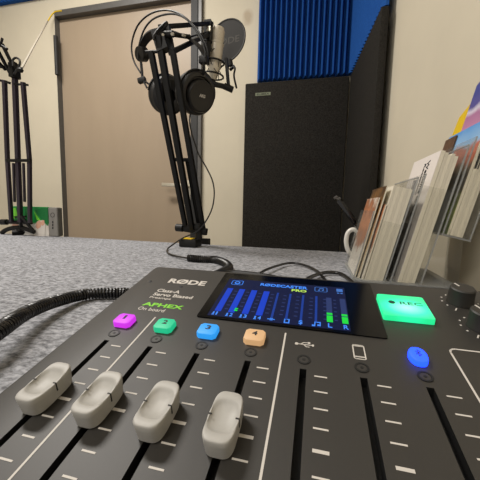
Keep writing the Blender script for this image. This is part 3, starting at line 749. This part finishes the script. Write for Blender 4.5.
# ================================================================== BOOM ARM (LEFT)
YL, YT = .785, .72
al = thing('boom_arm', onz(18, 236, TZ), 'slimmer black boom arm with purple tint, standing in front of the green box', 'microphone arm')
b = MB(); ft = smoothline([at(2, 234, YL), at(6, 231, YL), at(13, 229, YL), at(22, 229, YL), at(34, 233, YL)], 6)
b.tube([p + Vector((0, 0, .004)) for p in ft], .0085, 8); b.build('curved_foot', M['black'], al)
b = MB().bar(at(20, 231, YL), at(20, 240, .80), .05, .01); b.box((at(20, 236, .8).x, .818, TZ - .03), (.05, .012, .08)); b.build('clamp', M['black'], al)
b = MB().bar(at(8, 222, YL), at(32, 222.5, YL), .008, .014, .002); b.bar(at(21, 206, YL - .01), at(21, 231, YL), .011, .011, .002); b.bar(at(21, 216, YL - .015), at(33.5, 231, YL - .01), .009, .009, .002); b.bar(at(15, 217, YL - .012), at(26, 216.5, YL - .012), .006, .006)
b.build('base_joint', M['black'], al)
MB().cyl(at(1.5, 222, YL), at(7, 222, YL), .011).cyl(at(7, 222, YL), at(10, 222, YL), .004).build('tension_knob', M['black2'], al)
for p0, p1, p2, wd in (((11.5, 222), (7.5, 160), (4.5, 80), .0120), ((20.5, 222), (18, 160), (14.5, 68), .0140), ((30, 223), (29.5, 160), (23, 82), .0120)):
    m = at(p1[0], p1[1], .765)
    b = MB(); boom_bar(b, at(p0[0], p0[1], YL - .012), m, wd); boom_bar(b, m + (m - at(p2[0], p2[1], YT)) * .015, at(p2[0], p2[1], YT), wd); b.build('lower_bar', M['purple'], al)
MB().bar(at(7, 160.5, .757), at(31, 160.5, .757), .007, .01).build('cross_brace', M['black'], al)
for x in (14, 24): boom_bar(MB(), at(x - .5, 163, .767), at(x + .7, 202, .778), .0075).build('inner_rod', M['purple'], al)
b = MB(); b.box((0, 0, 0), (.018, .03, .045), frame(at(14, 62, YT), at(15, 80, YT))); b.bar(at(14, 84, YT), at(28, 85, YT), .005, .006); b.cyl(at(14, 66, YT - .01), at(14, 66, YT + .02), .014); b.bar(at(-2, 66.5, YT), at(14, 69, YT), .007, .007); b.bar(at(-2, 80, YT), at(10, 83, YT), .007, .007)
b.build('elbow_bracket', M['black'], al)
for (xa, ya), (xb, yb) in (((13, 66), (2, 44)), ((10, 73), (-10, 36)), ((6, 70), (-14, 50))):
    boom_bar(MB(), at(xa, ya, YT), at(xb, yb, YT - .06), .0085).build('upper_bar', M['black'], al)
MB().cyl(at(0, 47, YT - .06), at(2.5, 38, YT - .06), .0035).cyl(at(2, 46, YT - .06), at(7, 49, YT - .06), .004).build('elbow_lever', M['black'], al)
loop = thing('cable_loop', at(18, 68, YT), 'black cable tied in a small loop at the left arm elbow', 'cable')
MB().tube(smoothline([at(13, 66, YT - .03), at(13, 60, YT - .03), at(16, 57.8, YT - .03), at(19.5, 60, YT - .03), at(19.5, 65, YT - .03), at(16, 71, YT - .03), at(14, 74, YT - .03)], 7), .0032, 8).build('cord', M['cable'], loop)
MB().lathe([(0, -.009), (.006, -.0065), (.009, 0), (.006, .0065), (0, .009)], Matrix.Translation(at(20.5, 70, YT - .03)), 16).build('ball_plug', M['black2'], loop)
gc = thing('hanging_cable', at(48, 20, 1.62), 'thin grey cable running from the left arm up to the door frame corner', 'cable')
MB().tube([at(22, 68, YT), at(35, 44, 1.05), at(48, 21, 1.60)], .0035, 8).build('cord', M['grey_cable'], gc)
tag(MB().tube(smoothline([at(48, 21, 1.60), at(51, 16, 1.62), at(55, 12, 1.625), at(62, 10.8, 1.625)], 5), .0040, 8).build('cord_end', M['yellow'], gc), 'yellow end of the cable')

# ------------------------------------------------------------------ green product box at the left
xa, xb_ = at(11, 220, .795).x, at(48, 220, .795).x; ztop = at(48, 207, .795).z
bxo = thing('product_box', ((xa + xb_) / 2, .80, TZ), 'green and white product box with grey side standing behind the left arm', 'box')
MB().box(((xa + xb_) / 2, .807, (TZ + ztop) / 2), (xb_ - xa, .022, ztop - TZ - .001), bev=.001).build('box_front', ramp_mat('box_print', [(0, (226, 222, 214)), (.38, (214, 205, 196)), (.47, (24, 150, 70)), (1, (30, 140, 66))], 2, TZ, ztop, .10, 22), bxo, False)
xs_ = at(57, 220, .795).x
MB().box(((xb_ + xs_) / 2, .807, (TZ + ztop) / 2), (xs_ - xb_ - .001, .022, ztop - TZ - .002), bev=.004).build('box_side', mat('box_grey_print', (134, 131, 126), .5), bxo, False)
MB().box((xs_ + .0012, .808, (TZ + ztop) / 2), (.0024, .02, ztop - TZ - .006), bev=.0008).build('box_edge', mat('box_edge_print', (96, 94, 88), .5), bxo, False)
BM = Matrix(((1, 0, 0, 0), (0, 0, -1, .7955), (0, 1, 0, 0), (0, 0, 0, 1)))
def patch(nm, pts, m, z=0):
    P_ = [at(x, y, .7955) for x, y in pts]
    MB().prism([(p.x, p.z) for p in P_], z, z + .0006, BM).build(nm, m, bxo, False)
M['skin'] = mat('printed_skin', (222, 172, 146), .6); M['lime'] = mat('printed_lime', (120, 214, 60), .6); M['dkgreen'] = mat('printed_dark_green', (16, 112, 52), .6); M['bwhite'] = mat('printed_white', (226, 220, 212), .6)
patch('printed_shape', [(35, 210), (42, 208), (48, 208), (48, 226), (41, 219)], M['dkgreen'])
patch('printed_ray', [(34, 211), (36, 214), (41, 221), (37, 220)], M['lime'], .0004)
patch('printed_ray', [(13, 208), (16, 208), (18, 216), (14, 219)], M['lime'], .0004)
patch('printed_figure', [(34, 236), (34, 226), (38, 221), (43, 220), (45.5, 224), (45, 236)], M['bwhite'], .0006)
patch('printed_face', [(36, 227), (37, 222), (40, 220), (42, 223), (41, 227), (38, 229)], M['skin'], .0010)
patch('printed_face', [(41, 224), (42, 220.5), (44.5, 220), (45, 224), (43, 226)], M['skin'], .0012)
patch('printed_face', [(12, 228), (13, 223), (18, 223), (19, 228), (15, 230)], M['skin'], .0010)
ring = [at(52.5 + 1.9 * math.cos(k * PI / 8), 215 + 2.2 * math.sin(k * PI / 8), .7955) for k in range(16)]
MB().tube(ring, .0008, 5, closed=True).build('printed_ring', M['black2'], bxo)
for yy, h_ in ((221, 1), (224, 1), (227, 1)): patch('printed_line', [(52.3, yy), (53.3, yy), (53.3, yy + 2), (52.3, yy + 2)], M['black2'], .0003)

# ================================================================== CABLES
def lay(p, h): return Vector((p[0], p[1], TZ + h))
c = thing('coiled_cable', (-.2, .15, TZ), 'thick black coiled cable at the left, running from behind the console out of the picture', 'cable')
pts = [onz(-70, 378, TZ + .012), onz(-30, 352, TZ + .02), onz(0, 330, TZ + .024), onz(28, 312, TZ + .020), onz(57, 301, TZ + .014), onz(85, 294.5, TZ + .009), onz(110, 293, TZ + .009), onz(132, 294, TZ + .009), onz(150, 300, TZ + .009)]
coil(pts, .0060, .0044, .00165, 6, 14).build('coil', M['cable'], c)
MB().tube(smoothline(pts, 8), .0048, 8).build('coil_core', M['cable'], c)
c = thing('coiled_cable', (-.15, .55, TZ), 'black coiled cable bending behind the console below the boom arm clamp', 'cable')
pts = [onz(188.5, 258, TZ + .008), onz(200, 259, TZ + .008), onz(214, 259.5, TZ + .008), onz(225, 263, TZ + .008), onz(229, 268, TZ + .008), onz(221, 273, TZ + .009), onz(208, 279, TZ + .01), onz(196, 287, TZ + .01)]
coil(pts, .0072, .0044, .0017, 6, 12).build('coil', M['cable'], c)
MB().tube(smoothline(pts, 8), .0056, 8).build('coil_core', M['cable'], c)
c = thing('microphone_cable', (bp.x, .7, TZ), 'thin black microphone cable hanging beside the boom arm and looping onto the table', 'cable')
pts = [at(212.3, 86, .85), at(209, 96, .83), at(190, 115, .69), at(197, 150, .715), at(206, 167, .725), at(212.5, 181, .73), at(214.2, 195, .735), at(211.5, 210, .74), at(204, 224, .745), at(196, 232, .74), at(183, 238, .72)] + [onz(173, 244.5, TZ + .012), onz(167.5, 249, TZ + .004), onz(168, 253, TZ + .004), onz(176, 256, TZ + .004), onz(189, 258.5, TZ + .008)]
MB().tube(smoothline(pts, 6), .0022, 6).build('cord', M['cable'], c)
def cable(pts, r, label, loc):
    o = MB().tube(smoothline(pts, 8), r, 8).build('console_cable', M['cable'], None); return tag(o, label, 'cable')
cable([onz(250, 284, TZ + .03), onz(262, 272, TZ + .012), onz(275, 266.5, TZ + .008), onz(290, 263, TZ + .006), onz(304, 265, TZ + .005), onz(317, 271, TZ + .005), onz(326, 281, TZ + .006)], .0026, 'thin black cable arching behind the console screen, leftmost of two arches', None)
cable([onz(300, 284, TZ + .01), onz(312, 276.5, TZ + .008), onz(326, 272.5, TZ + .006), onz(340, 273.5, TZ + .005), onz(351, 281, TZ + .005), onz(356, 290, TZ + .005)], .0034, 'black cable arching behind the console just left of the leaflet rack', None)
cable([onz(208, 276, TZ + .03), onz(225, 272, TZ + .028), onz(250, 273.5, TZ + .028), onz(275, 277.5, TZ + .026), onz(300, 284, TZ + .02)], .0034, 'black cable lying along the back edge of the console', None)

# ================================================================== MUG AND PENS
mc = onz(366, 263.5, TZ); mc.y = .66; mc.x = at(372.5, 250, .66).x
mug = thing('coffee_mug', (mc.x, mc.y, TZ), 'white ceramic mug holding two black pens, half hidden by the leaflet rack', 'mug')
X = Matrix.Translation((mc.x, mc.y, TZ))
MB().lathe([(0, 0), (.034, 0), (.038, .004), (.040, .02), (.0405, .086), (.0395, .088), (.0380, .086), (.0372, .008), (0, .006)], X, 40).build('body', M['white'], mug)
hs = [(-.039, .076), (-.050, .079), (-.060, .070), (-.063, .050), (-.058, .028), (-.048, .015), (-.0385, .014)]
MB().tube(smoothline([X @ Vector((x, 0, z)) for x, z in hs], 6), .0055, 10).build('handle', M['white'], mug)
M['pen'] = mat('glossy_black_pen', (16, 16, 18), .15)
def pen(ptop, pbot, r, label):
    o = thing('pen', pbot, label, 'pen', 'pens in the white mug')
    d = (pbot - ptop).normalized()
    MB().bar(ptop + d * .012, pbot, r * 2, r * 1.6, .0015).build('barrel', M['pen'], o)
    tag(MB().bar(ptop, ptop + d * .006, r * 1.8, r * 1.4, .001).build('pen_end', M['frame'], o), 'grey metal end')
pen(at(335, 196.5, .640), Vector((mc.x + .012, .645, TZ + .022)), .0066, 'black pen leaning left in the mug, the slightly higher of the two')
pen(at(338, 198, .665), Vector((mc.x + .018, .672, TZ + .022)), .0062, 'black pen leaning left in the mug, behind and right of the other')

# ================================================================== LEAFLET RACK
LEAN = math.radians(12.5)
YN = .438; WD = .145
def tier(x0, z0):           # local frame: x = depth into the rack, y = width, z = up the leaning back
    m = Matrix.Translation((x0, YN, z0)) @ Matrix.Rotation(LEAN, 4, 'Y'); return m
rack = thing('leaflet_rack', (.26, .51, TZ), 'clear acrylic stepped leaflet rack against the right wall behind the console', 'leaflet holder')
T = [(.178, TZ + .006, .125, .050), (.240, TZ + .006, .190, .046), (.314, .843, .160, .040), (.350, .950, .14, .025)]
for i, (x0, z0, hgt, dep) in enumerate(T[:3]):
    m = tier(x0, z0)
    b = MB(); b.box((-.001, WD / 2, hgt * .5), (.002, WD + .012, hgt), m)                       # front plate
    b.build('front_plate', M['clear'], rack, False)
    b = MB(); bh = (1.56, 1.30, .9)[i] * hgt; b.box((dep, WD / 2, bh / 2), (.002, WD + .012, bh), m); b.build('back_plate', M['clear'], rack, False)
    for y in (-.0065, WD + .0065):
        MB().box((dep / 2, y, hgt * .45), (dep, .002, hgt * .9), m).build('side_plate', M['clear'], rack, False)
    e = MB()
    e.box((dep / 2, WD / 2, -.0015), (dep + .004, WD + .014, .003), m); e.box((-.001, -.0065, hgt * .5), (.0022, .0022, hgt), m)
    e.box((dep, -.0065, bh / 2), (.0022, .0022, bh), m); e.box((dep, WD / 2, bh), (.0024, WD + .012, .0015), m)
    e.build('pocket_edge', M['clear_edge'], rack, False)
b = MB(); b.box((.262, YN + WD / 2, TZ + .0025), (.170, WD + .02, .003)); b.build('base_plate', M['clear_edge'], rack, False)
b = MB(); b.box((.322, YN - .0065, TZ + .052), (.0022, .0025, .098)); b.box((.322, YN + WD + .006, TZ + .052), (.0022, .0025, .098)); b.box((.345, YN + WD / 2, TZ + .06), (.002, WD, .11)); b.build('support_plate', M['clear'], rack, False)

# booklets
M['cov_orange'] = ramp_mat('cover_orange_print', [(0, (224, 218, 208)), (.28, (206, 200, 192)), (.4, (150, 98, 66)), (.62, (206, 140, 98)), (.85, (156, 104, 74)), (1, (232, 224, 208))], 2, .755, .915, .30, 45)
M['cov_brown'] = ramp_mat('cover_brown_print', [(0, (210, 200, 180)), (.4, (190, 150, 90)), (.7, (150, 108, 62)), (1, (74, 56, 40))], 2, .755, .93, .3, 40)
M['cov_land'] = ramp_mat('cover_landscape_print', [(0, (92, 112, 50)), (.20, (142, 160, 52)), (.33, (120, 124, 62)), (.40, (78, 70, 52)), (.60, (92, 76, 56)), (.68, (206, 104, 72)), (.78, (196, 120, 100)), (.82, (150, 190, 226)), (1, (96, 156, 220))], 2, .845, 1.03, .10, 26)
M['cov_purple'] = ramp_mat('cover_purple_print', [(0, (150, 140, 170)), (.55, (196, 140, 170)), (.74, (176, 120, 160)), (.8, (214, 206, 222)), (.86, (92, 84, 150)), (1, (70, 76, 150))], 2, .93, 1.10, .06, 30)
M['spine_dark'] = mat('brown_cover_edge', (92, 66, 46), .6, noise=.4, scale=150)
def booklet(name_label, m, x, th, w, h, y0=0, cover=None, page=None, group=None, z=0.0005, cat='leaflet', rotz=0):
    o = thing('leaflet', m @ Vector((x + th / 2, y0 + w / 2, z)), name_label, cat, group)
    MB().box((x + th / 2, y0 + w / 2, z + h / 2), (th, w, h), m).build('pages', page or M['paper'], o, False)
    if cover is not None:
        MB().box((x - .0003, y0 + w / 2, z + h / 2), (.0006, w, h), m).build('cover', cover, o, False)
    return o
# first pocket
m1 = tier(*T[0][:2])
booklet('orange and white printed leaflet at the front of the lowest rack pocket', m1, .003, .0022, .125, .150, .012, M['cov_orange'], M['paper'], 'leaflets in the lowest pocket')
booklet('brown and yellow printed leaflet standing taller in the lowest rack pocket', m1, .009, .0022, .138, .172, .006, M['cov_brown'], M['paper'], 'leaflets in the lowest pocket')
booklet('orange picture leaflet right in front of the thick cream stack, lowest pocket', m1, .0150, .0022, .1435, .140, 0, M['cov_orange'], M['paper'], 'leaflets in the lowest pocket')
x = .0185
for k in range(6):
    booklet('plain cream-edged booklet of the thick stack in the lowest pocket', m1, x, .00495, WD, .174, 0, None, M['paper'] if k % 2 else M['paper2'], 'cream booklets in the lowest pocket'); x += .0051
# second pocket
m2 = tier(*T[1][:2])
o = booklet('white booklet with black title running down its cover, second rack pocket', m2, .012, .0060, WD, .232, 0, M['paper_w'], M['paper'], 'booklets in the second pocket')
CM = m2 @ Matrix(((0, 0, -1, .0113), (-1, 0, 0, 0), (0, 1, 0, 0), (0, 0, 0, 1)))    # plane of the cover, x towards the camera
cov = o.children[1]
text('title_lettering', 'Welcome to the', -.052, .120, -.038, .222, M['ink'], cov, CM, rot=-PI / 2, z=.0001, thick=.0003, bold=.02)
text('title_lettering', 'Reception', -.068, .160, -.056, .218, M['ink'], cov, CM, rot=-PI / 2, z=.0001, thick=.0003, bold=.02)
text('title_lettering', 'studio room', -.054, .030, -.038, .100, M['ink'], cov, CM, rot=-PI / 2, z=.0006, thick=.0003, bold=.02)
MB().box((-.092, .150, .0002), (.020, .080, .0003), CM).build('printed_block', M['ink_grey'], cov, False)
MB().box((-.060, .055, .0002), (.075, .100, .0003), CM).build('printed_block', M['ink_grey'], cov, False)
x = .0185
for k in range(4):
    booklet('plain pale-edged booklet stacked behind the white titled one, second pocket', m2, x, .00495, WD, .230 - .003 * (k % 2), 0, None, M['paper'] if k % 2 else M['paper2'], 'pale booklets in the second pocket'); x += .0051
# third pocket
m3 = tier(*T[2][:2])
booklet('brown-edged leaflet leaning at the far end of the third pocket', m3, .004, .0020, .05, .186, WD - .046, M['spine_dark'], M['spine_dark'], 'leaflets in the third pocket')
booklet('landscape leaflet with blue sky, orange flowers and green field, third pocket', m3, .0075, .0040, WD, .192, 0, M['cov_land'], M['paper'], 'leaflets in the third pocket')
x = .0120
for k in range(4):
    booklet('plain pale-edged leaflet behind the landscape one, third pocket', m3, x, .00475, WD, .184, 0, None, M['paper2'] if k % 2 else M['paper'], 'pale leaflets in the third pocket'); x += .0049
# top pocket
m4 = tier(*T[3][:2])
booklet('purple and pink printed leaflet at the top of the rack', m4, .001, .003, .110, .180, 0, M['cov_purple'], M['paper'], 'leaflets at the top of the rack')
yl = thing('leaflet', m4 @ Vector((.006, .07, 0)), 'bright yellow rounded folder sheet behind the purple leaflet', 'leaflet', 'leaflets at the top of the rack')
pl = [(0, 0), (.165, 0), (.165, .10), (.160, .125), (.148, .148), (.128, .166), (.09, .180), (.04, .182), (0, .183)]
MB().prism(pl, 0, .002, m4 @ Matrix(((0, 0, 1, .0050), (1, 0, 0, 0), (0, 1, 0, .0005), (0, 0, 0, 1)))).build('sheet', M['yellow'], yl, False)
